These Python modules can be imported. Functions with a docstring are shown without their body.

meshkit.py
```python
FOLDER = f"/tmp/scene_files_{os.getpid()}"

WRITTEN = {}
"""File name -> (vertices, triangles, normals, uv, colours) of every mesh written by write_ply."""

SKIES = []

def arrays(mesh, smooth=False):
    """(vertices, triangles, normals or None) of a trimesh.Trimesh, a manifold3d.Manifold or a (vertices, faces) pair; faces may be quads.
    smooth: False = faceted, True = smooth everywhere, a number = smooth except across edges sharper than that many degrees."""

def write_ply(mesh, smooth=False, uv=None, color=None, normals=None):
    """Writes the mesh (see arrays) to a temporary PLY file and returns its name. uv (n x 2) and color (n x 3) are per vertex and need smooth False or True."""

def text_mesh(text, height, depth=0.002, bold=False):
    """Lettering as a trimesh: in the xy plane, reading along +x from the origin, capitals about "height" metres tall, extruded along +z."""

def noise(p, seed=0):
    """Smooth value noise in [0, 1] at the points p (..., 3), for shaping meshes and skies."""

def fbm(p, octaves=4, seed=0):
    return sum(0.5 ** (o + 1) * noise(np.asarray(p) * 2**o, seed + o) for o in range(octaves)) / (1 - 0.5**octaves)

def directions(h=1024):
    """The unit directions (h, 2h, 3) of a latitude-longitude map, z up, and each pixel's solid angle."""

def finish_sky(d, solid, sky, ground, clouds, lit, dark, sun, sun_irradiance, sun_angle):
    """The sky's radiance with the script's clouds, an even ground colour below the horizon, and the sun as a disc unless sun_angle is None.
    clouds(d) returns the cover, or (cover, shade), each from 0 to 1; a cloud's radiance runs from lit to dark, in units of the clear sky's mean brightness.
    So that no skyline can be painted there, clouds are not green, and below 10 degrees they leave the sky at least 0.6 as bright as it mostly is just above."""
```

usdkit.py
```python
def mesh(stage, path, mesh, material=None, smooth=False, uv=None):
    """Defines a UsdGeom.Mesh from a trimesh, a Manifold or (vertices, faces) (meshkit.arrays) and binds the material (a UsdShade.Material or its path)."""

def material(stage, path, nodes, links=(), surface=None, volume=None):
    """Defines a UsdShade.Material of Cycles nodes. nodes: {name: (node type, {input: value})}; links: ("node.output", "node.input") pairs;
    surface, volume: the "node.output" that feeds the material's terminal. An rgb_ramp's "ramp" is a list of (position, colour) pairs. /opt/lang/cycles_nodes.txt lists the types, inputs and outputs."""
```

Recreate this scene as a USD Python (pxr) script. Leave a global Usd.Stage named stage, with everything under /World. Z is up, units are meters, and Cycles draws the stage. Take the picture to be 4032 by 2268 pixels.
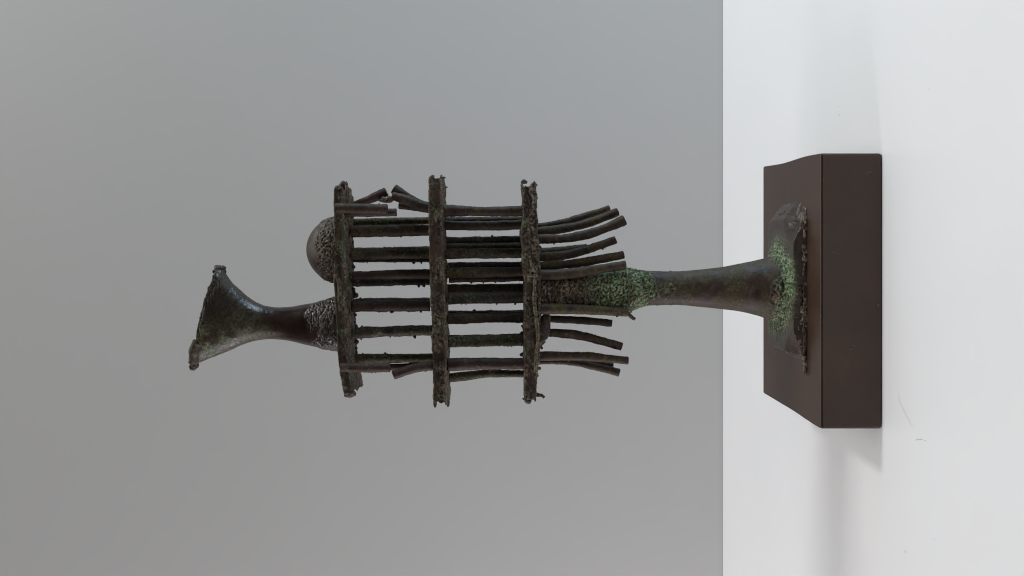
import math, numpy as np, trimesh, usdkit
from meshkit import noise, fbm
from pxr import Usd, UsdGeom, UsdLux, UsdShade, Gf, Sdf, Vt

stage = Usd.Stage.CreateInMemory()
UsdGeom.SetStageUpAxis(stage, UsdGeom.Tokens.z)
UsdGeom.SetStageMetersPerUnit(stage, 1.0)
UsdGeom.Xform.Define(stage, '/World')
UsdGeom.Scope.Define(stage, '/World/Looks')
T = Sdf.ValueTypeNames

# ------------------------------------------------------------------ camera
F = 3050.0                     # focal length of the photograph in its own pixels
CAM_Y, CAM_Z = -0.745, 0.3205
cam = UsdGeom.Camera.Define(stage, '/World/camera')
cam.CreateHorizontalApertureAttr(36.0)
cam.CreateVerticalApertureAttr(36.0 * 576 / 1024)
cam.CreateFocalLengthAttr(36.0 * F / 4032)
cam.CreateClippingRangeAttr(Gf.Vec2f(0.02, 50))
cam.CreateExposureAttr(0.0)
# the phone was held on its side: picture right is down, picture up is the right hand side
cam.AddTransformOp().Set(Gf.Matrix4d(0, 0, -1, 0,  1, 0, 0, 0,  0, -1, 0, 0,  0, CAM_Y, CAM_Z, 1))

def W(px, py, t):
    """The place seen at photograph pixel (px, py) that lies t metres in front of the camera."""
    px, py, t = np.broadcast_arrays(np.asarray(px, float), np.asarray(py, float), np.asarray(t, float))
    return np.stack([-(py - 1134) * t / F, CAM_Y + t, CAM_Z - (px - 2016) * t / F], -1)

# ------------------------------------------------------------------ light
def rect(name, pos, target, w, h, intensity, color):
    l = UsdLux.RectLight.Define(stage, '/World/' + name)
    l.CreateWidthAttr(w); l.CreateHeightAttr(h); l.CreateIntensityAttr(intensity)
    l.CreateColorAttr(Gf.Vec3f(*color))
    m = Gf.Matrix4d().SetLookAt(Gf.Vec3d(*pos), Gf.Vec3d(*target), Gf.Vec3d(0, 0, 1) if abs(pos[0]-target[0]) + abs(pos[1]-target[1]) > 1e-3 else Gf.Vec3d(0, 1, 0)).GetInverse()
    l.AddTransformOp().Set(m)
    return l

rect('gallery_lamp', (1.35, -0.10, 2.10), (0, -0.1, 0), 0.34, 0.34, 51, (1.0, 0.99, 0.97))
rect('unseen_ceiling_light', (0.3, -0.7, 4.0), (0.3, -0.7, 0), 3.0, 2.6, 2.36, (1.0, 0.99, 0.925))  # out of view, broad soft overhead light on plinth and wall
rect('unseen_left_light', (-1.9, -0.45, 0.78), (0, 0.1, 0.35), 0.26, 0.42, 21, (1.0, 0.945, 0.99))  # source out of view, placed for the left-hand highlights on the neck
rect('added_left_wall_fill', (-1.7, 0.02, 0.26), (0, 0.36, 0.18), 0.7, 0.42, 11.5, (0.975, 0.91, 1.0))  # added fill, washes the lower left of the wall
rect('unseen_right_light', (1.8, 0.0, 0.34), (0, 0.33, 0.15), 0.8, 0.5, 13.5, (0.60, 0.80, 1.0))  # source out of view, placed to brighten the wall's right side bluish
rect('added_front_fill', (0.2, -3.0, 0.25), (0, 0.4, 0.1), 3.0, 0.6, 0.5, (0.97, 0.985, 1.0))  # added fill behind the camera, evens out the wall
dome = UsdLux.DomeLight.Define(stage, '/World/ambient_fill')  # added weak uniform fill from all around, no lamp of its own
dome.CreateIntensityAttr(0.015); dome.CreateColorAttr(Gf.Vec3f(0.96, 0.98, 1.0))

# ------------------------------------------------------------------ materials
L = '/World/Looks/'
def bronze(path, lo, hi, rough, crust_a, crust_b, spec=0.5, bump=0.25):
    return usdkit.material(stage, path, {
        'g': ('geometry', {}),
        'n1': ('noise_texture', {'scale': 55.0, 'detail': 5.0, 'roughness': 0.62}),
        'base': ('rgb_ramp', {'ramp': [(0.32, lo), (0.68, hi)]}),
        'n2': ('noise_texture', {'scale': 420.0, 'detail': 4.0, 'roughness': 0.6}),
        'ccol': ('rgb_ramp', {'ramp': [(0.40, crust_a), (0.66, crust_b)]}),
        'gcol': ('rgb_ramp', {'ramp': [(0.3, (0.014, 0.019, 0.009)), (0.47, (0.088, 0.118, 0.052)), (0.64, (0.29, 0.385, 0.235))]}),
        'ocol': ('rgb_ramp', {'ramp': [(0.3, (0.026, 0.022, 0.009)), (0.7, (0.105, 0.084, 0.032))]}),
        'a_crust': ('attribute', {'attribute': 'crust'}),
        'a_green': ('attribute', {'attribute': 'green'}),
        'a_ochre': ('attribute', {'attribute': 'ochre'}),
        'a_pit_shade': ('attribute', {'attribute': 'pit_shade'}),
        'm1': ('mix_color', {}), 'm2': ('mix_color', {}), 'm3': ('mix_color', {}),
        'm4': ('mix_color', {'b': (0.006, 0.005, 0.004)}),  # near-black cavity shade mixed into the crust colour
        'r': ('math', {'math_type': 'multiply_add', 'value2': 0.32, 'value3': rough}),
        'ro': ('math', {'math_type': 'multiply_add', 'value2': 0.7}),
        'rg': ('math', {'math_type': 'add', 'use_clamp': True}),
        'rn': ('math', {'math_type': 'multiply_add', 'value2': 0.22, 'value3': -0.11}),
        'rr': ('math', {'math_type': 'add'}),
        'b': ('bump', {'strength': bump, 'distance': 0.0006}),
        'p': ('principled_bsdf', {'specular_ior_level': spec, 'metallic': 0.0}),
    }, [('g.position', 'n1.vector'), ('g.position', 'n2.vector'), ('n1.fac', 'base.fac'), ('n2.fac', 'ccol.fac'), ('n2.fac', 'gcol.fac'), ('n2.fac', 'ocol.fac'),
        ('base.color', 'm1.a'), ('ocol.color', 'm1.b'), ('a_ochre.fac', 'm1.fac'),
        ('m1.result', 'm2.a'), ('ccol.color', 'm2.b'), ('a_crust.fac', 'm2.fac'),
        ('m2.result', 'm3.a'), ('gcol.color', 'm3.b'), ('a_green.fac', 'm3.fac'),
        ('m3.result', 'm4.a'), ('a_pit_shade.fac', 'm4.fac'),
        ('a_ochre.fac', 'ro.value1'), ('a_crust.fac', 'ro.value3'), ('ro.value', 'rg.value1'), ('a_green.fac', 'rg.value2'), ('rg.value', 'r.value1'), ('n1.fac', 'rn.value1'), ('r.value', 'rr.value1'), ('rn.value', 'rr.value2'),
        ('m4.result', 'p.base_color'), ('rr.value', 'p.roughness'), ('n2.fac', 'b.height'), ('b.normal', 'p.normal')],
        surface='p.BSDF')

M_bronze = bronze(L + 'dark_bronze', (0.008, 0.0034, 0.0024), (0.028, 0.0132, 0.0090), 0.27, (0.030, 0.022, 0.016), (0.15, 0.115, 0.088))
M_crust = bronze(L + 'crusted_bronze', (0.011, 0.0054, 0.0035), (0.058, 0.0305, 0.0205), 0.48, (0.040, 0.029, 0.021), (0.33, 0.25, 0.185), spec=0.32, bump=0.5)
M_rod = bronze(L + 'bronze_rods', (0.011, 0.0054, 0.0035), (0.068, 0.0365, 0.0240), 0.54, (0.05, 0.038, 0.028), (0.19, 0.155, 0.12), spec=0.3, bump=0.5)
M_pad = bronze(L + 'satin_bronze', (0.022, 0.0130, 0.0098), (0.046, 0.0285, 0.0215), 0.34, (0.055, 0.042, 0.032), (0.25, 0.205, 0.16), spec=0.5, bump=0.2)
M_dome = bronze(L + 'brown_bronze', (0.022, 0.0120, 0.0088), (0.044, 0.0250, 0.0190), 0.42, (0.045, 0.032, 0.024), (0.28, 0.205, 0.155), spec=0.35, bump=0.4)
M_base = usdkit.material(stage, L + 'base_bronze', {
    'g': ('geometry', {}),
    'n1': ('noise_texture', {'scale': 22.0, 'detail': 6.0, 'roughness': 0.6}),
    'base': ('rgb_ramp', {'ramp': [(0.3, (0.041, 0.0215, 0.0142)), (0.55, (0.053, 0.0290, 0.0188)), (0.75, (0.070, 0.0380, 0.0240))]}),
    'n2': ('noise_texture', {'scale': 900.0, 'detail': 3.0}),
    'r': ('map_range', {'from_min': 0.3, 'from_max': 0.7, 'to_min': 0.33, 'to_max': 0.45}),
    'b': ('bump', {'strength': 0.12, 'distance': 0.0003}),
    'p': ('principled_bsdf', {'specular_ior_level': 0.40}),
}, [('g.position', 'n1.vector'), ('g.position', 'n2.vector'), ('n1.fac', 'base.fac'), ('base.color', 'p.base_color'), ('n1.fac', 'r.value'),
    ('r.result', 'p.roughness'), ('n2.fac', 'b.height'), ('b.normal', 'p.normal')], surface='p.BSDF')
M_table = usdkit.material(stage, L + 'white_lacquer', {
    'g': ('geometry', {}),
    'n1': ('noise_texture', {'scale': 5.0, 'detail': 5.0}),
    'c': ('rgb_ramp', {'ramp': [(0.3, (0.846, 0.849, 0.858)), (0.7, (0.870, 0.873, 0.882))]}),
    'n2': ('noise_texture', {'scale': 260.0, 'detail': 3.0}),
    'b': ('bump', {'strength': 0.06, 'distance': 0.0005}),
    'p': ('principled_bsdf', {'roughness': 0.34, 'specular_ior_level': 0.4}),
}, [('g.position', 'n1.vector'), ('g.position', 'n2.vector'), ('n1.fac', 'c.fac'), ('c.color', 'p.base_color'), ('n2.fac', 'b.height'), ('b.normal', 'p.normal')], surface='p.BSDF')
M_wall = usdkit.material(stage, L + 'grey_wall_paint', {
    'g': ('geometry', {}),
    'n1': ('noise_texture', {'scale': 1.6, 'detail': 3.0}),
    'c': ('rgb_ramp', {'ramp': [(0.3, (0.478, 0.474, 0.454)), (0.7, (0.492, 0.486, 0.472))]}),
    'n2': ('noise_texture', {'scale': 500.0, 'detail': 3.0}),
    'b': ('bump', {'strength': 0.10, 'distance': 0.0005}),
    'p': ('principled_bsdf', {'roughness': 0.75, 'specular_ior_level': 0.25}),
}, [('g.position', 'n1.vector'), ('g.position', 'n2.vector'), ('n1.fac', 'c.fac'), ('c.color', 'p.base_color'), ('n2.fac', 'b.height'), ('b.normal', 'p.normal')], surface='p.BSDF')
M_scuff = usdkit.material(stage, L + 'grey_scuff', {'p': ('principled_bsdf', {'base_color': (0.54, 0.54, 0.55), 'roughness': 0.6})}, surface='p.BSDF')
M_hair = usdkit.material(stage, L + 'pale_scratch', {'p': ('principled_bsdf', {'base_color': (0.74, 0.74, 0.75), 'roughness': 0.5})}, surface='p.BSDF')
M_mark = usdkit.material(stage, L + 'worn_bronze_scratch', {'p': ('principled_bsdf', {'base_color': (0.10, 0.07, 0.05), 'roughness': 0.45})}, surface='p.BSDF')

# ------------------------------------------------------------------ prims
used = {}
def path_for(parent, name):
    k = (parent, name); n = used.get(k, 0); used[k] = n + 1
    return f'{parent}/{name}' + (f'_{n:03d}' if n else '')
def thing(name, label, cat):
    x = UsdGeom.Xform.Define(stage, path_for('/World', name)); p = x.GetPrim()
    p.SetCustomDataByKey('label', label); p.SetCustomDataByKey('category', cat)
    return str(p.GetPath())
def part(parent, name, mesh, mat, attrs=None, smooth=True, label=None, kind=None):
    path = path_for(parent, name)
    if hasattr(mesh, 'vertices'): mesh = (np.asarray(mesh.vertices), np.asarray(mesh.faces))
    m = usdkit.mesh(stage, path, mesh, mat, smooth=smooth)
    if attrs:
        api = UsdGeom.PrimvarsAPI(m)
        for k, v in attrs.items():
            api.CreatePrimvar(k, T.FloatArray, 'vertex').Set(Vt.FloatArray.FromNumpy(np.asarray(v, np.float32)))
    p = m.GetPrim()
    if label: p.SetCustomDataByKey('label', label)
    if kind: p.SetCustomDataByKey('kind', kind)
    return path

# ------------------------------------------------------------------ shape helpers
def sstep(a, b, x):
    t = np.clip((x - a) / (b - a), 0, 1); return t * t * (3 - 2 * t)
def ridged(p, scale, seed):
    """Worm-like ridges with pits between them, 0..1."""
    q = np.asarray(p) / scale
    w = np.stack([noise(q * 0.7 + 11.3, seed + 5), noise(q * 0.7 + 31.7, seed + 6), noise(q * 0.7 + 57.1, seed + 7)], -1) - .5
    q = q + 1.1 * w
    a = 1 - np.abs(2 * noise(q, seed) - 1)
    b = 1 - np.abs(2 * noise(q * 1.9 + 7.7, seed + 1) - 1)
    c = noise(q * 0.9 + 21.3, seed + 2)
    return np.clip((0.62 * a ** 2 + 0.38 * b ** 2) * (0.55 + 0.9 * c), 0, 1)
def vnormals(v, f):
    n = np.zeros_like(v); c = np.cross(v[f[:, 1]] - v[f[:, 0]], v[f[:, 2]] - v[f[:, 0]])
    for k in range(3): np.add.at(n, f[:, k], c)
    return n / np.maximum(np.linalg.norm(n, axis=1, keepdims=True), 1e-12)
def grid_faces(n, m):
    """n rings of m vertices each, closed round each ring."""
    i, j = np.meshgrid(np.arange(n - 1), np.arange(m), indexing='ij')
    a = i * m + j; b = i * m + (j + 1) % m; c = a + m; d = b + m
    return np.concatenate([np.stack([a, b, d], -1).reshape(-1, 3), np.stack([a, d, c], -1).reshape(-1, 3)])
def cap(v, f, n, m, dent0=0.0, dent1=0.0):
    """Closes both ends of grid_faces with fans; dent moves the middle inwards (fraction of the way to the next ring cap)."""
    c0, c1 = v[:m].mean(0), v[(n - 1) * m:n * m].mean(0)
    ax = (c1 - c0) / max(np.linalg.norm(c1 - c0), 1e-9)
    k = len(v); v = np.vstack([v, c0 + ax * dent0, c1 - ax * dent1])
    j = np.arange(m); e = (n - 1) * m
    f = np.vstack([f, np.stack([np.full(m, k), (j + 1) % m, j], -1), np.stack([np.full(m, k + 1), e + j, e + (j + 1) % m], -1)])
    return v, f
def fix(v, f):
    a = np.einsum('ij,ij->i', v[f[:, 0]], np.cross(v[f[:, 1]], v[f[:, 2]])).sum()
    return f if a > 0 else f[:, ::-1]
def resample(P, step):
    P = np.asarray(P, float)
    s = np.r_[0, np.cumsum(np.linalg.norm(np.diff(P[:, :3], axis=0), axis=1))]
    n = max(int(s[-1] / step) + 1, 3); u = np.linspace(0, s[-1], n)
    if len(P) > 2:
        from scipy.interpolate import PchipInterpolator
        return PchipInterpolator(s, P, axis=0)(u)
    return np.stack([np.interp(u, s, P[:, k]) for k in range(P.shape[1])], 1)
ICO = trimesh.creation.icosphere(subdivisions=2)
ICO1 = trimesh.creation.icosphere(subdivisions=1)
def surface_attrs(v, mask, seed, scale=0.0024, green=0.0, ochre=0.0):
    r = ridged(v, scale, seed)
    patchy = 0.25 + 0.75 * sstep(.38, .62, fbm(np.asarray(v) / .010, 3, seed + 40))
    crust = sstep(0.30, 0.66, r) * mask * patchy
    pit_shade = sstep(0.38, 0.18, r) * sstep(.15, .5, mask)  # painted darkening of the hollows between ridges
    return r, {'crust': crust, 'pit_shade': pit_shade * 0.95, 'green': np.broadcast_to(green, len(v)) * 1.0, 'ochre': np.broadcast_to(ochre, len(v)) * 1.0}
def merge(items):
    V, Fc, A, o = [], [], {}, 0
    for v, f, a in items:
        V.append(v); Fc.append(f + o); o += len(v)
        for k in ('crust', 'pit_shade', 'green', 'ochre'): A.setdefault(k, []).append(a[k] if a else np.zeros(len(v)))
    return (np.vstack(V), np.vstack(Fc)), {k: np.concatenate(x) for k, x in A.items()}
def lump(c, r, seed, amp=0.35, sub=ICO, crust=0.6, green=0.0):
    v = sub.vertices * np.asarray(r) + 0.0
    d = 1 + amp * (fbm(sub.vertices * 1.3 + seed * 3.1, 3, seed) - .5) * 2
    v = v * d[:, None] + np.asarray(c)
    n = len(v)
    return v, np.asarray(sub.faces), {'crust': np.clip(crust * (fbm(v / .002, 2, seed) * 1.6 - .2), 0, 1), 'pit_shade': np.zeros(n), 'green': np.full(n, green), 'ochre': np.zeros(n)}

def rod(pts, dia, t, seed, rough=0.00045, nubs=0, green=0.0, ochre=0.3, crust=0.25, flat=1.0, segs=22, nub_side=0):
    """A cast stick through photograph points pts [(px, py)...] at depth t (one or one per point), dia in photograph pixels."""
    pts = np.asarray(pts, float); t = np.broadcast_to(np.asarray(t, float), len(pts)); dia = np.broadcast_to(np.asarray(dia, float), len(pts))
    C = W(pts[:, 0], pts[:, 1], t)
    P = resample(np.c_[C, dia * t / F / 2], 0.00085)
    C, R = P[:, :3], P[:, 3]
    tan = np.gradient(C, axis=0); tan /= np.linalg.norm(tan, axis=1, keepdims=True)
    e1 = np.cross(tan, [0, 1.0, 0]); e1 /= np.linalg.norm(e1, axis=1, keepdims=True); e2 = np.cross(tan, e1)
    a = np.linspace(0, 2 * np.pi, segs, endpoint=False)
    # rounded-off ends: two extra rings close to each end
    idx = np.r_[0, 0, np.arange(len(C)), len(C) - 1, len(C) - 1]
    sc = np.ones(len(idx)); sc[0] = sc[-1] = 0.80; sc[1] = sc[-2] = 0.95
    off = np.zeros(len(idx)); off[0] = -0.00045; off[1] = -0.0003; off[-1] = 0.00045; off[-2] = 0.0003
    Cc = C[idx] + tan[idx] * off[:, None]
    # out-of-round section that drifts along the stick
    s = np.arange(len(idx)) * 0.06
    oval = 1 + 0.16 * (noise(np.stack([s, s * 0 + seed, s * 0], -1), seed) - .5)
    v = Cc[:, None, :] + (R[idx] * sc * oval)[:, None, None] * (np.cos(a)[None, :, None] * e1[idx][:, None, :] + flat * np.sin(a)[None, :, None] * e2[idx][:, None, :])
    n, m = v.shape[:2]; v = v.reshape(-1, 3); f = grid_faces(n, m)
    v, f = cap(v, f, n, m, 0.0006, 0.0006); f = fix(v - v.mean(0), f)
    N = vnormals(v, f)
    low = fbm(v / 0.006, 3, seed) - .5
    endd = np.r_[np.repeat(np.minimum(np.arange(n), n - 1 - np.arange(n)) * 0.85, m), 0, 0]      # mm from an end
    lumpy = ridged(v, 0.0026, seed + 3)
    patch = sstep(0.52, 0.68, fbm(v / 0.011 + seed, 3, seed + 9))
    msk = np.clip(crust * patch * 2.2 + 0.14, 0, 1)
    v = v + N * (low * 2.2 * rough + (lumpy - .45) * (0.6 * rough + 1.4 * rough * msk))[:, None]
    _, at = surface_attrs(v, msk, seed, 0.0024, np.clip(0.75 * green * (2.4 * fbm(v / .009, 3, seed + 2) - .45), 0, 1) * (0.5 + 0.5 * patch),
                          np.clip(ochre * sstep(0.35, 0.7, fbm(v / .014, 3, seed + 4)) * 1.5, 0, 1))
    items = [(v, f, at)]
    rs = np.random.RandomState(seed * 7 + 1)
    i = 3
    for k in range(nubs):
        if k == 0 or rs.rand() < .55: i = rs.randint(4, n - 4)      # else beside the one before: they sit in clusters
        else: i = int(np.clip(i + rs.choice([-2, -1, 1, 2]), 4, n - 5))
        side = nub_side or rs.choice([-1, 1])
        ang = (0 if side > 0 else np.pi) + rs.uniform(-.5, .5)
        j = int(round(ang / (2 * np.pi) * m)) % m
        q = v[i * m + j]; nn = N[i * m + j]
        r = rs.uniform(.0004, .0008) + .0008 * rs.rand() ** 4
        L_ = rs.uniform(-.3, 0.5)
        b = np.abs(nn) * 0 + r
        lv, lf, la = lump((0, 0, 0), (r, r, r), seed * 31 + k, 0.5, ICO1, 0.1)
        lv = lv + nn * ((lv @ nn) * L_)[:, None]
        items.append((lv + q + nn * r * 0.5, lf, la))
    return merge(items)

def tube3(P, r, seed, segs=10, step=.0007, ns=.003):
    P = resample(P, step); tan = np.gradient(P, axis=0); tan /= np.linalg.norm(tan, axis=1, keepdims=True)
    e1 = np.cross(tan, [0.13, 0.21, .97]); e1 /= np.linalg.norm(e1, axis=1, keepdims=True); e2 = np.cross(tan, e1)
    a = np.linspace(0, 2 * np.pi, segs, endpoint=False)
    rr = r * (0.7 + 0.6 * noise(P / ns, seed))
    v = P[:, None] + rr[:, None, None] * (np.cos(a)[None, :, None] * e1[:, None] + np.sin(a)[None, :, None] * e2[:, None])
    n, m = v.shape[:2]; v = v.reshape(-1, 3); f = grid_faces(n, m); v, f = cap(v, f, n, m); f = fix(v - v.mean(0), f)
    k = len(v); return v, f, {'crust': 0.5 * noise(v / .003, seed), 'pit_shade': np.zeros(k), 'green': 0.15 * noise(v / .004, seed), 'ochre': np.full(k, .5)}

def sections(U, Lo, depth, t, seed, step, amp, maskf, greenf, ochref, scale=0.0024, segs=72, dents=(0, 0), power=2.0):
    """Lofts oval sections between an upper and a lower outline (photograph points) at depth t; depth = half thickness per station, metres."""
    U, Lo = np.asarray(U, float), np.asarray(Lo, float)
    P = resample(np.c_[W(U[:, 0], U[:, 1], t), W(Lo[:, 0], Lo[:, 1], t), np.asarray(depth, float)], step)
    A, B, D = P[:, :3], P[:, 3:6], P[:, 6]
    a = np.linspace(0, 2 * np.pi, segs, endpoint=False)
    ca, sa = np.sign(np.cos(a)) * np.abs(np.cos(a)) ** (2 / power), np.sign(np.sin(a)) * np.abs(np.sin(a)) ** (2 / power)
    v = ((A + B) / 2)[:, None] + ca[None, :, None] * ((A - B) / 2)[:, None] + sa[None, :, None] * D[:, None, None] * np.array([0, 1.0, 0])
    n, m = v.shape[:2]; v = v.reshape(-1, 3); f = grid_faces(n, m)
    v, f = cap(v, f, n, m, *dents); f = fix(v - v.mean(0), f)
    N = vnormals(v, f)
    # back to photograph pixels of the undisplaced surface for the masks
    px = 2016 + (CAM_Z - v[:, 2]) * F / t; py = 1134 - v[:, 0] * F / t
    u = np.r_[np.repeat(np.linspace(0, 1, n), m), 0, 1]
    mask = np.clip(maskf(px, py, v, u), 0, 1)
    r, at = surface_attrs(v, mask, seed, scale, np.clip(greenf(px, py, v, u), 0, 1), np.clip(ochref(px, py, v, u), 0, 1))
    v = v + N * ((r - 0.25) * amp * mask + (fbm(v / .02, 3, seed + 3) - .5) * 0.0006)[:, None]
    return (v, f), at

# ------------------------------------------------------------------ the setting
def rounded_slab(x0, x1, y0, y1, z0, z1, r):
    lay = [(z0, 0), (z1 - r, 0), (z1 - r * .62, r * .08), (z1 - r * .29, r * .29), (z1 - r * .08, r * .62), (z1, r)]
    v = np.array([[(x0 + i, y0 + i, z), (x1 - i, y0 + i, z), (x1 - i, y1 - i, z), (x0 + i, y1 - i, z)] for z, i in lay]).reshape(-1, 3)
    f = grid_faces(len(lay), 4); v, f = cap(v, f, len(lay), 4)
    return v, fix(v - v.mean(0), f)
REAR = CAM_Y + CAM_Z * F / (2846 - 2016)
plinth = thing('white_plinth', 'broad white satin plinth carrying the bronze sculpture, with a few small scuffs', 'plinth')
v, f = rounded_slab(-0.95, 0.95, -0.62, REAR, -0.9, 0.0, 0.0015)
part(plinth, 'plinth_body', (v, f), M_table, smooth=30)
def on_table(px, py, z=0.0):
    t = (CAM_Z - z) * F / (np.asarray(px, float) - 2016); return W(px, py, t)
def mark(parent, name, pts, w, z, mat, seed):
    """A thin scratch or scuff lying on the surface at height z."""
    p = resample(on_table([q[0] for q in pts], [q[1] for q in pts], z), 0.0006)
    d = np.gradient(p, axis=0); d /= np.linalg.norm(d, axis=1, keepdims=True)
    s = np.cross(d, [0, 0, 1.0])
    u = np.linspace(0, 1, len(p)); hw = w / 2 * (0.25 + np.sin(np.pi * u) ** .6) * (0.6 + 0.8 * noise(p / .0015, seed))
    v = np.vstack([p + s * hw[:, None], p - s * hw[:, None]]); v[:, 2] = z + 0.00015
    n = len(p); i = np.arange(n - 1)
    f = np.vstack([np.stack([i, i + n, i + 1], -1), np.stack([i + 1, i + n, i + n + 1], -1)])
    part(parent, name, (v, f), mat, smooth=False)
for k, (pts, w) in enumerate([
        ([(3302, 390), (3304, 394)], .0009), ([(3300, 417), (3303, 421)], .0012), ([(3303, 454), (3309, 452)], .0013),
        ([(3606, 1733), (3622, 1730), (3636, 1731)], .0009), ([(3640, 1733), (3647, 1736)], .0011), ([(3560, 2169), (3570, 2176)], .0013),
        ([(3654, 350), (3657, 346)], .0014), ([(3676, 2121), (3682, 2126)], .0009), ([(3568, 2033), (3572, 2037)], .0008),
        ([(3392, 1899), (3394, 1896)], .0009)]):
    mark(plinth, 'scuff', pts, w * .65, 0.0, M_scuff, k)
for k, pts in enumerate([[(3538, 1548), (3543, 1580), (3560, 1620), (3582, 1660), (3594, 1685)]]):
    mark(plinth, 'hairline_scratch', pts, .0008, 0.0, M_hair, 40 + k)
WALL_Y = REAR + 0.0006
v = np.array([(-3, WALL_Y, -0.95), (3, WALL_Y, -0.95), (3, WALL_Y, 2.9), (-3, WALL_Y, 2.9), (-3, WALL_Y + .12, -0.95), (3, WALL_Y + .12, -0.95), (3, WALL_Y + .12, 2.9), (-3, WALL_Y + .12, 2.9)])
f = np.array([(0, 1, 2), (0, 2, 3), (5, 4, 7), (5, 7, 6), (4, 0, 3), (4, 3, 7), (1, 5, 6), (1, 6, 2), (3, 2, 6), (3, 6, 7), (4, 5, 1), (4, 1, 0)])
m = usdkit.mesh(stage, '/World/wall', (v, f), M_wall)
m.GetPrim().SetCustomDataByKey('kind', 'structure')

# ------------------------------------------------------------------ the sculpture
S = thing('bronze_sculpture', 'dark bronze abstract figure with flared head and rod cage on its bronze base', 'sculpture')
T0 = 0.745
# --- base block
HB = 1216 * 0.67 / F                       # drop from the eye to the base's top
ZB = CAM_Z - HB
def on_base(px, py, dz=0.0):
    t = (HB - dz) * F / (np.asarray(px, float) - 2016); return W(px, py, t)
right = [(3232, 603), (3195, 609), (3160, 617), (3120, 630), (3080, 642), (3050, 648), (3005, 655)]
left = [(3005, 1548), (3060, 1581), (3120, 1617), (3200, 1671), (3232, 1690)]
plan = np.array([on_base(*q) for q in right + left])[:, :2]
def along(p, step):
    out = []
    for a, b in zip(p[:-1], p[1:]):
        n = max(int(np.linalg.norm(b - a) / step), 1)
        out += [a + (b - a) * k / n for k in range(n)]
    return np.array(out + [p[-1]])
from scipy.interpolate import CubicSpline
rs_ = np.array([on_base(*q)[:2] for q in right]); ss = np.r_[0, np.cumsum(np.linalg.norm(np.diff(rs_, axis=0), axis=1))]
rr_ = CubicSpline(ss, rs_)(np.linspace(0, ss[-1], 40))
plan = np.vstack([rr_, along(np.array([on_base(*q)[:2] for q in left]), .004)])
from shapely.geometry import Polygon
poly = Polygon(plan).buffer(0)
def ring_at(inset, n=420):
    ext = poly.buffer(-0.0022).buffer(0.0022 - inset, quad_segs=8).exterior
    return np.array([ext.interpolate(k / n, normalized=True).coords[0] for k in range(n)])
ref = ring_at(0.0)
lay = [(0.0002, .0022), (.0006, .0012), (.0014, .0004), (.0026, 0), (ZB - .0022, 0), (ZB - .0017, .0002), (ZB - .0015, .0014), (ZB - .0009, .0014), (ZB - .0007, .0004), (ZB - .0003, .0004), (ZB, .0008)]
rings = []
cen = ref.mean(0)
nrm = np.roll(ref, -1, 0) - np.roll(ref, 1, 0); nrm /= np.linalg.norm(nrm, axis=1, keepdims=True); nrm = np.stack([-nrm[:, 1], nrm[:, 0]], -1)
if ((ref + nrm * .01 - cen) ** 2).sum() > ((ref - cen) ** 2).sum(): nrm = -nrm
for z, ins in lay:
    wob = 0.00025 * (noise(np.c_[ref, ref[:, :1] * 0 + z * 10] / .004, 4) - .5) if 0 < ins < .0006 else 0
    rings.append(np.c_[ref + nrm * (ins + wob if np.ndim(wob) == 0 else (ins + wob)[:, None]), np.full(len(ref), z)])
v = np.vstack(rings); f = grid_faces(len(lay), len(ref)); v, f = cap(v, f, len(lay), len(ref)); f = fix(v - v.mean(0), f)
base = part(S, 'base_block', (v, f), M_base, smooth=28)
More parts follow.
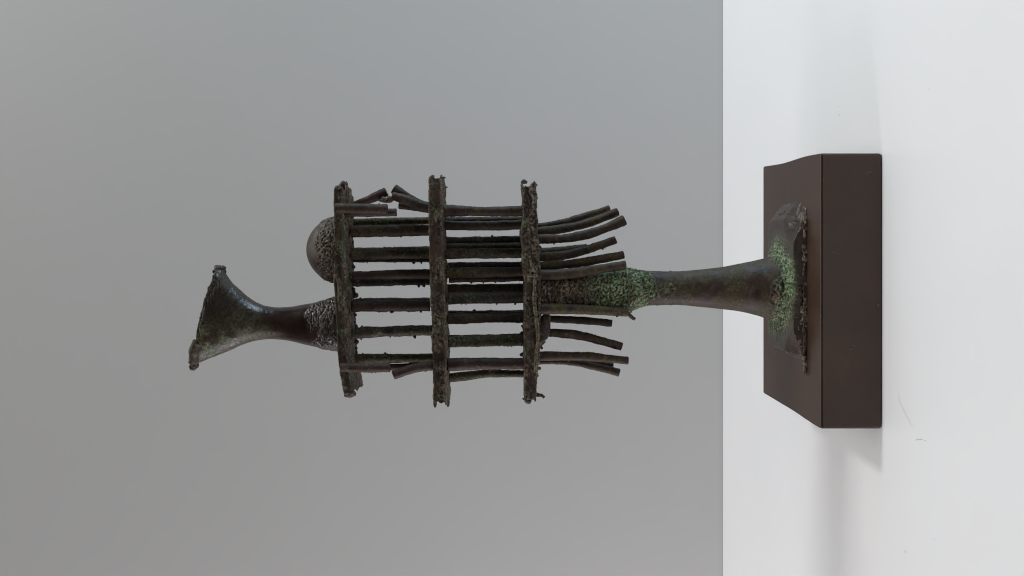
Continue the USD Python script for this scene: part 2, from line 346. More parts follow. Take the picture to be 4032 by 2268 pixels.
def face_mark(pts, w, seed):
    """A small scratch on the front face of the base."""
    p = resample(W([q[0] for q in pts], [q[1] for q in pts], 0.67), 0.0006)
    d = np.gradient(p, axis=0); d /= np.linalg.norm(d, axis=1, keepdims=True); s = np.cross(d, [0, 1.0, 0])
    hw = w / 2 * (0.4 + noise(p / .0015, seed)); v = np.vstack([p + s * hw[:, None], p - s * hw[:, None]]); v[:, 1] = CAM_Y + 0.67 - 0.00025
    n = len(p); i = np.arange(n - 1)
    part(base, 'scratch', (v, fix(np.zeros((0, 3)), np.zeros((0, 3), int)) if n < 2 else np.vstack([np.stack([i, i + n, i + 1], -1), np.stack([i + 1, i + n, i + n + 1], -1)])), M_mark, smooth=False)
for k, (pts, w) in enumerate([([(3411, 679), (3421, 678), (3430, 677)], .0008), ([(3414, 682), (3416, 692)], .0007), ([(3242, 704), (3243, 714)], .0008), ([(3276, 990), (3292, 998), (3304, 1002)], .0004),
                              ([(3354, 1361), (3368, 1362)], .0005), ([(3344, 1375), (3356, 1376)], .0005), ([(3202, 1167), (3204, 1170)], .0006), ([(3351, 1610), (3353, 1618)], .0005), ([(3456, 1198), (3460, 1206)], .0016)]):
    face_mark(pts, w, k)

# --- mounting pad: a mound standing on the base
pad_top = [(3021, 905), (3024, 878), (3040, 866), (3075, 862), (3108, 864), (3121, 868), (3122, 1412), (3092, 1386), (3060, 1370), (3043, 1362), (3032, 1346), (3023, 1310)]
PH = 0.012
p2 = np.array([on_base(a, b, PH)[:2] for a, b in pad_top]); yf = p2[:, 1].min()
p2[p2[:, 1] < yf + .012, 1] -= .03                          # the mound runs on forwards and is cut off by the torn front
pp = Polygon(p2).buffer(0.004).buffer(-0.004)
x0, _, x1, y1 = pp.bounds; y0 = yf; g = 0.0006; mg = 0.022
xs, ys = np.arange(x0 - mg, x1 + mg, g), np.arange(y0 - 0.006, y1 + mg, g)
X, Y = np.meshgrid(xs, ys, indexing='ij')
import shapely
pts = shapely.points(X, Y)
sd = np.where(shapely.contains(pp, pts), 1, -1) * shapely.distance(pp.exterior, pts)
xm = (x0 + x1) / 2
wd = 0.0062 + 0.0105 * sstep(xm - .01, xm + .01, X)
wd = np.where(Y > y1 - .006, .010, wd)
wob = fbm(np.stack([X, Y * .3, X * 0], -1) / .004, 2, 70) - .5
q1 = 1 + (sd + .0035 * wob * (sd < -.003)) / wd
q2 = 1 + (Y - yf + .0022 * (fbm(np.stack([X, X * 0, X * 0], -1) / .006, 3, 69) - .5)) / .0020
k_ = 0.10                                                   # rounds crest and foot a little
sm = lambda x: np.where(x < -k_, 0, np.where(x < k_, (x + k_) ** 2 / (4 * k_), x))
rnd = lambda q: 1 - sm(1 - sm(q))
cl_ = W(3176, 1452, .7016)[:2]                               # where the crest runs down into the base
fall = 1 - .8 * sstep(.030, .004, np.hypot((X - cl_[0]) * .8, Y - cl_[1]))
cr_ = W(3180, 822, .7016)[:2]
fall = fall * (1 - .8 * sstep(.030, .006, np.hypot((X - cr_[0]) * .9, Y - cr_[1])))
h = PH * fall * np.minimum(rnd(q1), rnd(q2))
frontish = (q2 < q1) * sstep(1.05, .9, q2)
stemc = W(3090, 1132, T0)
rad = np.hypot((X - stemc[0]) / 1.15, Y - stemc[1])
h = h + 0.012 * np.exp(-np.maximum(rad - 0.022, 0) / 0.0045) * sstep(0.03, 0.2, h / PH)
v = np.stack([X, Y, ZB - 0.0006 + h], -1).reshape(-1, 3)
hh = (h / PH).reshape(-1); rad = rad.reshape(-1)
nx, ny = X.shape
i, j = np.meshgrid(np.arange(nx - 1), np.arange(ny - 1), indexing='ij'); a = (i * ny + j).ravel(); b = a + ny; c = a + 1; d = b + 1
f = np.vstack([np.stack([a, b, d], -1), np.stack([a, d, c], -1)])
mask = np.clip(sstep(0.046, 0.030, rad + 0.012 * (fbm(v / .006, 3, 71) - .5)) * sstep(.5, .9, hh), 0, 1)
r, at = surface_attrs(v, mask, 73, 0.0023, np.clip(0.95 * sstep(0.052, 0.028, rad) * sstep(.5, .9, hh) * (0.35 + fbm(v / .006, 3, 75)) + 0.5 * sstep(.5, .7, fbm(v / .02, 2, 79)) * sstep(.7, 1, hh), 0, 1) , 0.0)
streak = sstep(.56, .64, fbm(v * [1 / .006, 1 / .0013, 0], 2, 74)) * sstep(.02, .1, hh) * sstep(.42, .2, hh) * (1 - frontish.reshape(-1))
at['crust'] = np.clip(at['crust'] + .75 * streak, 0, 1)
v[:, 2] += .0006 * streak
at['green'] = at['green'] * (0.25 + 0.75 * sstep(.12, .42, r))
N = np.array([0, 0, 1.0])
smear = sstep(0.03, .3, hh) * sstep(1.02, .8, hh) * (1 - frontish.reshape(-1))
v[:, 2] += (r - .3) * 0.0022 * mask + smear * 0.0012 * (ridged(v * [1, .35, 1], .004, 77) - .4)
fr_ = frontish.reshape(-1) * sstep(.03, .25, hh) * sstep(1.05, .6, hh)
v[:, 1] += fr_ * (fbm(v * [.6, 1, 1] / .0035, 3, 78) - .62) * .0035
keep = v[:, 2] > ZB - 0.0002
f = f[keep[f].any(1)]
ids = np.unique(f); f = np.searchsorted(ids, f); v = v[ids]; at = {k: x[ids] for k, x in at.items()}
part(S, 'mounting_pad', (v, f), M_pad, at, label='low raised pad with green crust where the stem joins the base')
# --- torn beads along the pad's front lip
rs = np.random.RandomState(5); items = []
py = 862.0
def on_lip(py, z, t=.7016): return W(2016 + (HB - z) * F / t, py, t)
while py < 1440:
    L_ = rs.uniform(10, 46)
    if rs.rand() < .88:
        zc = rs.uniform(.0012, .0024)
        items.append(lump(on_lip(py + L_ / 2, zc, .7012), (L_ * .702 / F * .58, rs.uniform(.0007, .0012), rs.uniform(.0014, .0030)), int(py), 0.5, ICO, rs.choice([.5, 1.3, 1.5]), 0.06))
    if rs.rand() < .25 + .6 * (1080 < py < 1330):
        r_ = rs.uniform(.0010, .0026); items.append(lump(on_lip(py + rs.uniform(0, 30), rs.uniform(.003, .0075), .7022), (r_ * rs.uniform(1, 2.4), r_ * .6, r_), int(py) + 900, 0.6, ICO, rs.choice([.2, .9, 1.2]), 0.0))
    py += L_ * .85
mesh, at = merge(items)
part(S, 'torn_lip', mesh, M_crust, at, label='row of torn metal beads along the front of the pad', kind='stuff')

# --- stem
stem_px = [2096, 2200, 2300, 2440, 2474, 2490, 2515, 2580, 2662, 2749, 2841, 2925, 3000, 3050, 3085, 3112]
stem_u = [1088, 1078, 1072, 1062, 1058, 1061, 1066, 1068, 1068, 1061, 1051, 1036, 1019, 1006, 994, 980]
stem_l = [1235, 1230, 1228, 1230, 1232, 1219, 1210, 1202, 1201, 1208, 1217, 1229, 1247, 1259, 1270, 1284]
half = (np.array(stem_l) - np.array(stem_u)) / 2 * T0 / F
def stem_mask(px, py, v, u):
    w = 90 * (fbm(v / .012, 3, 21) - .5)
    up = sstep(2600, 2510, px + w * 1.6 - 60 * sstep(60, 0, np.abs(py - 1140)))
    dn = sstep(2985, 3050, px + w - 20 * (py < 1080))
    spk = sstep(.66, .72, fbm(v / .006, 3, 23)) * sstep(2760, 2600, px)
    return np.maximum(np.maximum(up, dn), spk * .7)
def stem_green(px, py, v, u):
    n = fbm(v / .007, 3, 25); up = sstep(2270, 2390, px) * sstep(2690, 2560, px)
    dn = sstep(3000, 3060, px)
    pt = np.where(px < 2800, .45 + .55 * sstep(.40, .58, fbm(v / .0045, 3, 26)), .5 + .5 * sstep(.36, .56, fbm(v / .0045, 3, 28)))
    return pt * stem_mask(px, py, v, u) * np.clip(up + dn, 0, 1) * (0.45 + 1.2 * n) * sstep(.14, .42, ridged(v, .0024, 20)) + 0.10 * sstep(.42, .65, n) * (px > 2600)
def stem_ochre(px, py, v, u):
    return 0.75 * sstep(.4, .62, fbm(v / .016, 3, 27)) * np.where(px > 2480, .70, 1.0) + 0.0
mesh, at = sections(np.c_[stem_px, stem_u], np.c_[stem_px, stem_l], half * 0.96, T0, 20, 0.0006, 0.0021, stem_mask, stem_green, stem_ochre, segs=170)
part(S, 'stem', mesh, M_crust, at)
# seam line round the stem with its hooked tail
a = np.linspace(0, 2 * np.pi, 60, endpoint=False)
def seam_path():
    cy, rr = 1146, 87
    ang = np.linspace(-0.05, np.pi + .05, 40)
    q = [W(2477 + 2 * math.sin(3 * x), cy - rr * math.cos(x), T0 - 0.0215 * math.sin(x)) for x in ang]
    return np.array(q)
mesh, at = merge([tube3(seam_path(), .0009, 3)])
seam = part(S, 'collar_seam', mesh, M_crust, at)
mesh, at = merge([tube3(W([2470, 2482, 2490, 2500], [1232, 1244, 1251, 1257], .738), .0016, 6), lump(W(2495, 1254, .738), (.0016, .0014, .0022), 8, .3, ICO1, .1)])
part(seam, 'hook', mesh, M_crust, at)

# --- bands: rough cast strips with torn ends
def band(py0, py1, top, thick, d0, d1, seed, amp, end0, end1, greenf, smooth_front=0.0):
    """top: [(py, px)] of the front upper edge; thick: front height in px; d0, d1: depth of front and back face."""
    top = np.asarray(top, float); tk = np.asarray(thick, float)
    L_ = (py1 - py0) * d0 / F; n = int(L_ / .0006); s = np.linspace(0, 1, n); py = py0 + s * (py1 - py0)
    tx = np.interp(py, top[:, 0], top[:, 1]); th = np.interp(py, tk[:, 0], tk[:, 1])
    k = 5; ker = np.ones(2 * k + 1) / (2 * k + 1); tx = np.convolve(np.pad(tx, k, 'edge'), ker, 'valid')
    X = -(py - 1134) * d0 / F; Zt = CAM_Z - (tx - 2016) * d0 / F; Zb = CAM_Z - (tx + th - 2016) * d0 / F
    # perimeter of a rounded rectangle in (y, z): unit square coordinates
    mD, mT = int((d1 - d0) / .0006), max(int((Zt - Zb).mean() / .0006), 6)
    per = [(0, 1 - q) for q in np.linspace(0, 1, mT, endpoint=False)] + [(q, 0) for q in np.linspace(0, 1, mD, endpoint=False)] + [(1, q) for q in np.linspace(0, 1, mT, endpoint=False)] + [(1 - q, 1) for q in np.linspace(0, 1, mD, endpoint=False)]
    per = np.array(per); m = len(per)
    yy = CAM_Y + d0 + per[None, :, 0] * (d1 - d0); zz = Zb[:, None] + per[None, :, 1] * (Zt - Zb)[:, None]
    # ragged ends
    e0 = np.array([end0(a, b) for a, b in per]); e1 = np.array([end1(a, b) for a, b in per])
    e0 = e0 + 0.004 * (noise(np.c_[per * 7, per[:, :1] * 0], seed + 1) - .5); e1 = e1 + 0.004 * (noise(np.c_[per * 7, per[:, :1] * 0 + 9], seed + 2) - .5)
    f0, f1 = (1 - s[:, None]) ** 3, s[:, None] ** 3
    xx = X[:, None] + f0 * e0[None, :] * 1.0 - f1 * e1[None, :]
    v = np.stack([xx, np.broadcast_to(yy, xx.shape), zz], -1).reshape(-1, 3); f = grid_faces(n, m)
    v, f = cap(v, f, n, m, 0.010, 0.010); f = fix(v - v.mean(0), f)
    for _ in range(3):                                              # soften the corners
        g_ = v[:n * m].reshape(n, m, 3); g_ = 0.5 * g_ + 0.25 * (np.roll(g_, 1, 1) + np.roll(g_, -1, 1)); v[:n * m] = g_.reshape(-1, 3)
    N = vnormals(v, f)
    r = ridged(v, .0024, seed); big = fbm(v / .012, 3, seed + 4)
    pq = np.vstack([np.tile(per, (n, 1)), [[.5, .5]] * 2])
    isfront = pq[:, 0] < .02
    smoothpatch = sstep(.50, .62, fbm(v / .013, 3, seed + 8)) * 0.6
    lipf = (pq[:, 0] < .05) & (pq[:, 1] > .45) | (pq[:, 1] > .99)
    mask = np.clip(1 - smoothpatch - smooth_front * isfront - .5 * lipf * sstep(.62, .40, fbm(v / .02, 2, seed + 12)), 0.06, 1)
    gn = fbm(v / .010, 3, seed + 6)
    _, at = surface_attrs(v, mask, seed, .0024, np.clip(0.8 * greenf * sstep(.50, .72, gn) * (0.4 + r), 0, 1), 0.4 * sstep(.5, .7, fbm(v / .009, 3, seed + 7)))
    v = v + N * ((r - .3) * amp * mask + (big - .5) * amp * 1.2)[:, None]
    return v, f, at
def nubs_along(pts, t, seed, rmin=.0006, rmax=.0018, crust=.2):
    rs = np.random.RandomState(seed); out = []
    for px, py in pts:
        r = rs.uniform(rmin, rmax); out.append(lump(W(px, py, t), (r, r, r * rs.uniform(.8, 1.5)), seed + int(py), .5, ICO1, crust))
    return out
sharp = lambda a, b: 0.0
# band 1 (shoulders)
top1 = [(724, 1315), (860, 1314), (1100, 1314), (1180, 1318), (1260, 1323), (1400, 1329), (1456, 1337), (1500, 1345), (1538, 1353), (1556, 1362)]
b1 = band(742, 1546, top1, [(724, 30), (1556, 32)], .7205, .774, 101, .0017,
          lambda a, b: 0.0055 * (1 if a > .35 and a < .85 else 0) - .004 * (1 if .1 < a < .35 else 0), lambda a, b: 0.0, 0.55, 0.55)
prong = [lump(W(1327, 742, .725), (.0030, .002, .0022), 11, .5), lump(W(1350, 732, .762), (.0045, .005, .0038), 12, .4, ICO, .2), lump(W(1362, 728, .765), (.003, .004, .0025), 13, .5)]
tail = [lump(W(1375, 1553, .748), (.0030, .006, .0050), 14, .4, ICO, .1), lump(W(1388, 1551, .755), (.0035, .004, .0030), 15, .5, ICO, .2), lump(W(1364, 1545, .725), (.003, .003, .0028), 16, .4)]
under = nubs_along([(1390, 1138), (1394, 1150), (1397, 1162), (1392, 1240), (1396, 1270), (1399, 1290), (1398, 1345), (1401, 1372), (1398, 1388), (1386, 955), (1384, 1042), (1388, 1052), (1380, 868), (1384, 905)], .768, 17, .0016, .0032)
mesh, at = merge([b1] + prong + tail + under)
band1 = part(S, 'shoulder_band', mesh, M_crust, at, label='uppermost crusted cross band with torn ends')
ridge = resample(W([1322, 1336, 1338, 1345, 1358, 1370, 1380], [1080, 1120, 1180, 1240, 1290, 1330, 1385], [.7195, .7193, .7193, .724, .733, .742, .75]), .001)
mesh, at = merge([tube3(ridge, .0019, 33, 12)]); at['crust'] *= 1.2; at['ochre'] *= .3
part(band1, 'weld_ridge', mesh, M_crust, at)
# band 2 (chest)
top2 = [(690, 1689), (800, 1688), (950, 1690), (1150, 1695), (1250, 1700), (1400, 1704), (1600, 1708)]
b2 = band(700, 1588, top2, [(690, 42), (800, 46), (1600, 46)], .7205, .774, 131, .0018,
          lambda a, b: 0.0045 * (1 if .25 < a < .8 else 0) + (.006 if a > .8 else 0), lambda a, b: .0035 * math.sin(math.pi * a) if b < .9 else .004 * math.sin(math.pi * a), 0.35, 0.25)
pr2 = [lump(W(1700, 698, .722), (.0022, .002, .0028), 41, .4), lump(W(1744, 700, .73), (.0012, .0012, .0030), 42, .5, ICO1), lump(W(1752, 760, .768), (.0075, .0014, .0013), 43, .4, ICO, .2), lump(W(1757, 737, .768), (.0008, .0012, .0016), 44, .4, ICO1, .1),
       lump(W(1713, 1586, .723), (.0045, .0018, .0016), 45, .4, ICO, .1), lump(W(1764, 1584, .752), (.0045, .003, .0018), 46, .4, ICO, .1)]
u2 = nubs_along([(1762, 1048), (1760, 1230), (1762, 1256), (1762, 1312), (1752, 930), (1758, 950), (1764, 1395)], .768, 47, .0010, .0022)
mesh, at = merge([b2] + pr2 + u2)
part(S, 'chest_band', mesh, M_crust, at, label='longest crusted cross band, in the middle of the cage')
# band 3 (hips)
top3 = [(712, 2053), (770, 2060), (850, 2063), (905, 2052), (960, 2058), (1030, 2060), (1100, 2068), (1220, 2066), (1300, 2066), (1400, 2066), (1590, 2068)]
b3 = band(722, 1578, top3, [(712, 50), (830, 48), (900, 62), (1000, 62), (1250, 60), (1400, 54), (1500, 46), (1590, 40)], .7205, .772, 161, .0021,
          lambda a, b: -.0025 if a < .3 and b > .3 else .001, lambda a, b: 0.0, 0.45, 0.0)
pr3 = [lump(W(2064, 716, .722), (.0022, .002, .0030), 51, .5), lump(W(2106, 728, .735), (.0020, .002, .0022), 52, .5), lump(W(2098, 742, .74), (.0040, .003, .0020), 53, .5),
       lump(W(2080, 1580, .725), (.0022, .003, .0036), 54, .6), lump(W(2064, 1570, .73), (.0012, .0012, .0020), 55, .6, ICO1, .1), tube3(W([2100, 2114, 2128, 2143], [1548, 1556, 1556, 1566], .733), .0017, 57), lump(W(2120, 1556, .733), (.002, .002, .003), 56, .7, ICO, .3)]
u3 = nubs_along([(2062, 1270), (2058, 1285), (2056, 1312), (2060, 1326), (2060, 1395), (2058, 905), (2054, 1032), (2056, 1045), (2125, 975), (2128, 1010), (2120, 1430), (2122, 1450), (2118, 1480), (2130, 1358), (2133, 1370)], .76, 58, .0010, .0026, .5)
mesh, at = merge([b3] + pr3 + u3)
band3 = part(S, 'hip_band', mesh, M_crust, at, label='lowest crusted cross band, where the hanging rods begin')
ridge = resample(W([2108, 2104, 2112, 2118, 2110, 2108], [1080, 1180, 1260, 1330, 1400, 1470], .7185), .001)
mesh, at = merge([tube3(ridge, .0017, 63, 12), tube3(W([2085, 2090, 2096, 2106, 2118], [1010, 1030, 1052, 1075, 1096], .719), .0012, 64, 10)]); at['crust'] += .35
part(band3, 'weld_ridge', mesh, M_crust, at)
# flange below band 3
fl = [lump(W(2138, 1290, .735), (.0125, .005, .0075), 65, .25, trimesh.creation.icosphere(subdivisions=3), .2), lump(W(2128, 1335, .735), (.006, .004, .005), 66, .4), lump(W(2152, 1250, .738), (.0045, .004, .004), 67, .4),
      lump(W(2142, 1345, .735), (.0016, .0016, .0016), 68, .5), lump(W(2122, 1362, .735), (.002, .002, .0022), 69, .5)]
mesh, at = merge(fl); part(S, 'flange', mesh, M_crust, at)

# --- dome behind the shoulder band
sub = trimesh.creation.icosphere(subdivisions=6); u = np.asarray(sub.vertices)
c = W(1330, 984, .747); R = np.array([128 * .747 / F, .0262, 121 * .747 / F])
v = u * R; v[:, 0] *= 1 - 0.06 * np.clip(u[:, 2], 0, 1) ** 2
v = v + c
px = 2016 + (CAM_Z - v[:, 2]) * F / .747
mask = sstep(1258, 1296, px + 46 * (fbm(v / .010, 3, 81) - .5) * 1.6)
r, at = surface_attrs(v, mask, 82, .0024, 0.10 * sstep(.5, .7, fbm(v / .01, 3, 83)), 0.1)
at['crust'] = np.clip(at['crust'] * 1.15, 0, 1)
n = u / R; n /= np.linalg.norm(n, axis=1, keepdims=True)
v = v + n * ((r - .28) * .0019 * mask)[:, None]
v[:, 2] = np.maximum(v[:, 2], CAM_Z - (1330 - 2016) * .7205 / F)
part(S, 'shoulder_dome', (v, np.asarray(sub.faces)), M_dome, at, label='smooth topped dome with a crusted rim, beside the neck')

# --- neck and flared head
U = [(1366, 1164), (1338, 1166), (1290, 1180), (1266, 1187), (1200, 1198), (1148, 1207), (1097, 1210), (1045, 1204), (1010, 1191), (976, 1169), (941, 1138), (912, 1112), (892, 1084), (878, 1064), (868, 1058)]
Lo = [(1366, 1381), (1338, 1380), (1295, 1376), (1269, 1371), (1217, 1360), (1166, 1348), (1114, 1338), (1062, 1335), (1010, 1341), (959, 1355), (907, 1379), (855, 1400), (812, 1416), (790, 1425), (778, 1428)]
dep = [.0215, .0215, .0210, .0200, .0180, .0165, .0158, .0158, .0162, .0170, .0178, .0184, .0188, .0190, .0186]
def head_mask(px, py, v, u):
    n = fbm(v / .010, 3, 91) - .5
    neck = sstep(1238, 1270, px + 90 * n - 45 * sstep(1240, 1190, py) * 0 + 25 * sstep(1330, 1200, py))
    rim = 0.6 * sstep(.90, .985, u)
    mid = 0.16 * sstep(.46, .66, u + .25 * n) 
    return np.maximum(np.maximum(neck, rim), mid)
def head_green(px, py, v, u):
    n = fbm(v / .008 * [1, 1, .5], 4, 93)
    low = sstep(1240, 1390, py + 160 * (n - .5))
    return sstep(.48, .75, u) * (0.04 + .50 * low) * sstep(.38, .62, n) * (1 - .3 * sstep(.93, 1, u)) * 1.0
def head_ochre(px, py, v, u):
    lo_ = sstep(1210, 1330, py + 60 * (fbm(v / .02, 3, 96) - .5))
    return sstep(.50, .68, u + .1 * lo_) * (.18 + .72 * lo_) * (.4 + .6 * sstep(.36, .60, fbm(v / .004 * [1, 1, .5], 3, 95)))
mesh, at = sections(U, Lo, dep, T0, 90, .0006, .0016, head_mask, head_green, head_ochre, scale=.0023, segs=170, dents=(0, .006))
head = part(S, 'flared_head', mesh, M_bronze, at)
rim = [tube3(W([776, 769, 765, 763, 766], [1346, 1362, 1390, 1418, 1438], [.731, .732, .735, .738, .742]), .0046, 44, 18, .0006, .006)]
rs = np.random.RandomState(9)
for k, (px, py, t, r) in enumerate([(858, 1058, .745, .0036), (876, 1058, .747, .0028), (880, 1070, .747, .0028), (846, 1070, .740, .0022), (868, 1062, .745, .0036), (886, 1054, .748, .0012),
                                     (762, 1352, .731, .0016)]):
    rim.append(lump(W(px, py, t), (r, r, r * 1.05), 200 + k, .35, ICO, .25, .05))
ang = np.linspace(-1.35, 1.2, 60)
cu, cl = W(868, 1058, T0), W(778, 1428, T0)
rp = np.array([(cu + cl) / 2 - (cl - cu) / 2 * math.sin(-a_) + np.array([0, -.0180 * math.cos(a_), 0.0002]) for a_ in ang])
rp = rp + (np.stack([noise(rp / .004, 61 + i) for i in range(3)], -1) - .5) * .0016
rim.append(tube3(rp, .0012, 7, 12, .0006, .002))
for k in range(26):
    q = rp[rs.randint(2, len(rp) - 2)]; r = rs.uniform(.0004, .0012)
    rim.append(lump(q + rs.uniform(-.0008, .0008, 3), (r * 1.3, r, r), 330 + k, .6, ICO1, .3))
for k, (px, py, t, r) in enumerate([(752, 1398, .733, .0018), (761, 1446, .742, .0038), (762, 1352, .730, .0017), (754, 1424, .737, .0028), (768, 1440, .740, .0036), (757, 1372, .731, .0014)]):
    rim.append(lump(W(px, py, t), (r, r, r * .9), 370 + k, .6, ICO, .3))
mesh, at = merge(rim); at['crust'] *= .35; at['ochre'] *= .35; part(head, 'lip', mesh, M_crust, at)

# --- rods between shoulder and chest bands
FR, MI, RE = .756, .764, .774
def add_rod(name, *a, label=None, **k):
    mesh, at = rod(*a, **k); part(S, name, mesh, M_rod, at, label=label)
upper = [  # points, diameter, depth, options
    ([(1321, 820), (1420, 822), (1523, 824)], [38, 40, 42], .7145, dict(crust=.1, ochre=.1, nubs=2)),
    ([(1335, 838), (1470, 838), (1559, 836)], 31, .735, dict(crust=.05, ochre=0)),
    ([(1385, 876), (1690, 869)], [30, 30], RE, dict(green=.25, ochre=.9, crust=.5)),
    ([(1385, 912), (1500, 910), (1690, 906)], [47, 46, 44], FR, dict(ochre=.7, crust=.3, nubs=3, nub_side=-1)),
    ([(1388, 990), (1690, 984)], 30, RE, dict(green=.15, ochre=.5, nubs=3)),
    ([(1388, 1018), (1690, 1016)], 32, .770, dict(crust=.3, nubs=10, nub_side=-1, green=.2)),
    ([(1388, 1003), (1690, 1001)], 37, FR, dict(ochre=.8, crust=.3)),
    ([(1390, 1084), (1690, 1078)], [32, 36], FR, dict(ochre=.2, crust=.15)),
    ([(1390, 1112), (1690, 1107)], [34, 30], .766, dict(crust=.4, ochre=.2, nubs=6, nub_side=-1)),
    ([(1390, 1206), (1690, 1204)], [44, 44], FR, dict(ochre=.05, crust=.15, nubs=7, nub_side=-1)),
    ([(1400, 1192), (1690, 1190)], 36, RE, dict(crust=.1, ochre=.1, nubs=2)),
    ([(1400, 1312), (1500, 1306), (1705, 1301)], [46, 42, 40], FR, dict(green=.35, ochre=.4, crust=.5, nubs=8)),
    ([(1400, 1412), (1500, 1412), (1705, 1408)], [36, 36, 36], MI, dict(green=.4, ochre=.5, crust=.3, nubs=5)),
    ([(1530, 1446), (1580, 1444), (1705, 1436)], 26, .765, dict(crust=.05, ochre=.1)),
]
for k, (p, d, t, o) in enumerate(upper): add_rod('rod', p, d, t, 500 + k * 13, **o)
broken = [
    ([(1342, 1446), (1440, 1447), (1534, 1447)], [34, 37, 39], .7145, dict(crust=.25, ochre=.1, nubs=4, nub_side=-1), 'straight broken rod at the cage corner below the neck side'),
    ([(1385, 808), (1430, 795), (1475, 776), (1520, 755)], [26, 30, 36, 38], .752, dict(crust=.05, ochre=.05), 'bent broken stub leaning out beneath the shoulder band'),
    ([(1700, 815), (1640, 796), (1590, 768), (1552, 744)], [22, 30, 36, 40], .758, dict(crust=.2, ochre=.1), 'dark broken stub bent outwards above the chest band'),
    ([(1704, 822), (1650, 808), (1600, 788), (1546, 772)], [44, 40, 37, 34], .742, dict(crust=.1, ochre=.15), 'pale ended broken stub lying over the darker one'),
    ([(1704, 826), (1640, 818), (1572, 809)], [26, 26, 26], .750, dict(crust=.2, ochre=.1), None),
    ([(1712, 1440), (1650, 1446), (1600, 1460), (1550, 1476)], [36, 37, 36, 35], .727, dict(crust=.1, ochre=.05, nubs=2), 'broken stub slanting outwards at the neck side corner of the chest band'),
]
for k, (p, d, t, o, lb) in enumerate(broken): add_rod('broken_rod', p, d, t, 800 + k * 17, label=lb, **o)
sh = [lump(W(1520, 792, .748), (.0016, .002, .0075), 401, .6, ICO, .5), lump(W(1532, 781, .746), (.0024, .0018, .0028), 402, .6, ICO, 1.0), lump(W(1512, 784, .745), (.0020, .0018, .0024), 403, .7, ICO, 1.0), lump(W(1541, 783, .744), (.0026, .0016, .0018), 404, .4, ICO, 1.0)]
mesh, at = merge(sh); part(S, 'twisted_shard', mesh, M_crust, at)

# --- rods between chest and hip bands
middle = [
    ([(1745, 829), (1830, 831), (1930, 833), (2070, 830)], [47, 42, 38, 40], .748, dict(crust=.12, ochre=.3, nubs=2)),
    ([(1750, 869), (1900, 868), (2066, 866)], 30, RE, dict(ochre=.8, crust=.3)),
    ([(1750, 887), (1900, 889), (2066, 884)], [38, 38, 38], FR, dict(ochre=.1, crust=.12)),
    ([(1757, 948), (1900, 946), (2062, 942)], [30, 28, 28], .778, dict(green=.2, crust=.4, nubs=4)),
    ([(1757, 970), (2064, 968)], 24, RE, dict(green=.3, crust=.3)),
    ([(1757, 1000), (2066, 997)], [42, 38], FR, dict(green=.3, ochre=.5, crust=.3, nubs=3)),
    ([(1760, 1048), (2064, 1045)], 30, .778, dict(crust=.1, ochre=0, nubs=2)),
    ([(1760, 1074), (2070, 1070)], [42, 38], FR, dict(ochre=.6, crust=.3)),
    ([(1770, 1098), (2066, 1092)], 30, .768, dict(crust=.3, nubs=7, nub_side=-1)),
    ([(1760, 1137), (2062, 1136)], 38, RE, dict(crust=.12, ochre=0, green=.15)),
    ([(1765, 1175), (2066, 1172)], [46, 44], FR, dict(green=.35, crust=.2, ochre=.2, nubs=6, nub_side=-1)),
    ([(1768, 1240), (2066, 1238)], 34, RE, dict(crust=.1, ochre=0, nubs=3, nub_side=1)),
    ([(1765, 1255), (2070, 1248)], [42, 42], FR, dict(ochre=.2, crust=.12)),
    ([(1768, 1344), (2066, 1337)], [48, 46], FR, dict(green=.45, ochre=.6, crust=.4, nubs=6)),
    ([(1765, 1436), (1900, 1432), (2070, 1432)], [50, 46, 46], .745, dict(ochre=.15, crust=.3, nubs=3)),
    ([(1770, 1488), (1850, 1479), (1930, 1471), (2070, 1472)], [34, 34, 32, 26], .760, dict(green=.4, ochre=.4, crust=.4, nubs=2)),
]
for k, (p, d, t, o) in enumerate(middle): add_rod('rod', p, d, t, 1000 + k * 19, **o)

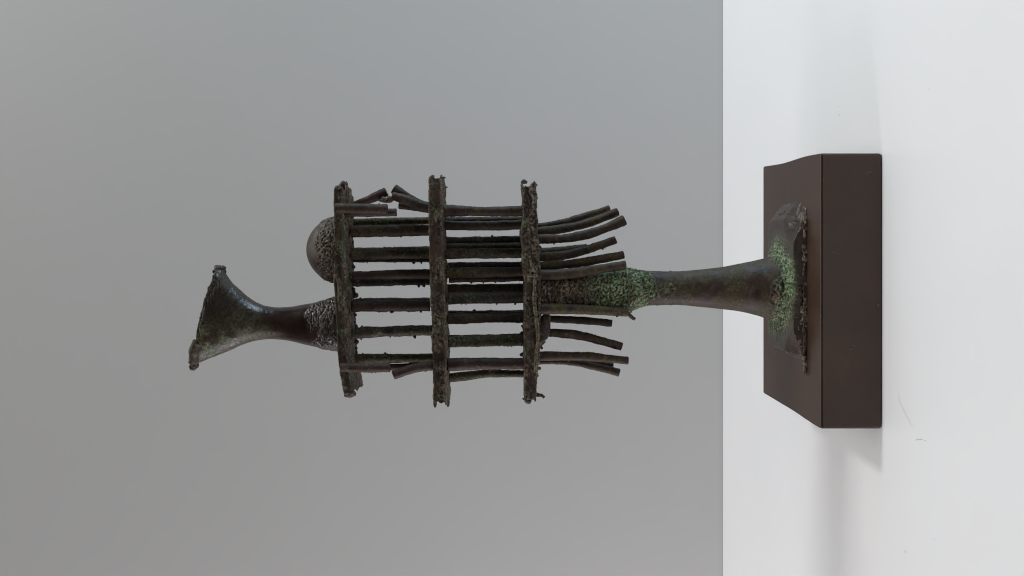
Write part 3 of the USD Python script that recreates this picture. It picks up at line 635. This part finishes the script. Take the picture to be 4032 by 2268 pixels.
# --- rods hanging below the hip band
hang = [
    ([(2100, 893), (2210, 877), (2310, 850), (2400, 820)], [26, 27, 28, 26], .778, dict(crust=.05, ochre=.4)),
    ([(2100, 912), (2260, 893), (2350, 867), (2432, 834)], [36, 34, 33, 33], .762, dict(crust=.05, ochre=.5)),
    ([(2105, 941), (2200, 940), (2290, 928), (2370, 904), (2458, 866)], [38, 36, 35, 36, 40], .748, dict(crust=.1, ochre=.2, nubs=1)),
    ([(2110, 996), (2200, 988), (2310, 973)], [34, 34, 26], .774, dict(crust=.1, ochre=.4)),
    ([(2110, 1013), (2200, 1008), (2280, 992), (2350, 970), (2423, 944)], [36, 36, 34, 34, 33], .758, dict(crust=.2, ochre=.5, nubs=5, nub_side=-1)),
    ([(2112, 1048), (2240, 1040), (2350, 1023), (2455, 1003)], [34, 34, 33, 33], .752, dict(crust=.1, ochre=.8, nubs=2, nub_side=-1)),
    ([(2112, 1084), (2240, 1078), (2340, 1063), (2462, 1043)], [44, 40, 36, 34], .729, dict(crust=.15, ochre=.4)),
    ([(2112, 1216), (2200, 1216), (2330, 1221), (2472, 1231)], [46, 40, 36, 32], .727, dict(crust=.15, ochre=.9, nubs=3, nub_side=-1)),
    ([(2140, 1256), (2260, 1260), (2408, 1273)], [27, 28, 29], .752, dict(crust=.05, ochre=.2, nubs=1)),
    ([(2140, 1310), (2230, 1314), (2300, 1325), (2370, 1343), (2447, 1364)], [34, 34, 32, 31, 31], .745, dict(crust=.2, ochre=.3, nubs=1)),
    ([(2105, 1402), (2300, 1403), (2390, 1411), (2471, 1420)], [36, 34, 32, 32], .742, dict(crust=.3, ochre=.5, nubs=2)),
    ([(2110, 1424), (2200, 1424), (2280, 1432), (2360, 1448), (2437, 1467)], [24, 22, 24, 28, 31], .758, dict(crust=.1, ochre=.2)),
    ([(2260, 1422), (2340, 1432), (2412, 1440)], [22, 26, 26], .766, dict(crust=.1, ochre=.2)),
]
for k, (p, d, t, o) in enumerate(hang): add_rod('hanging_rod', p, d, t, 1400 + k * 23, **o)
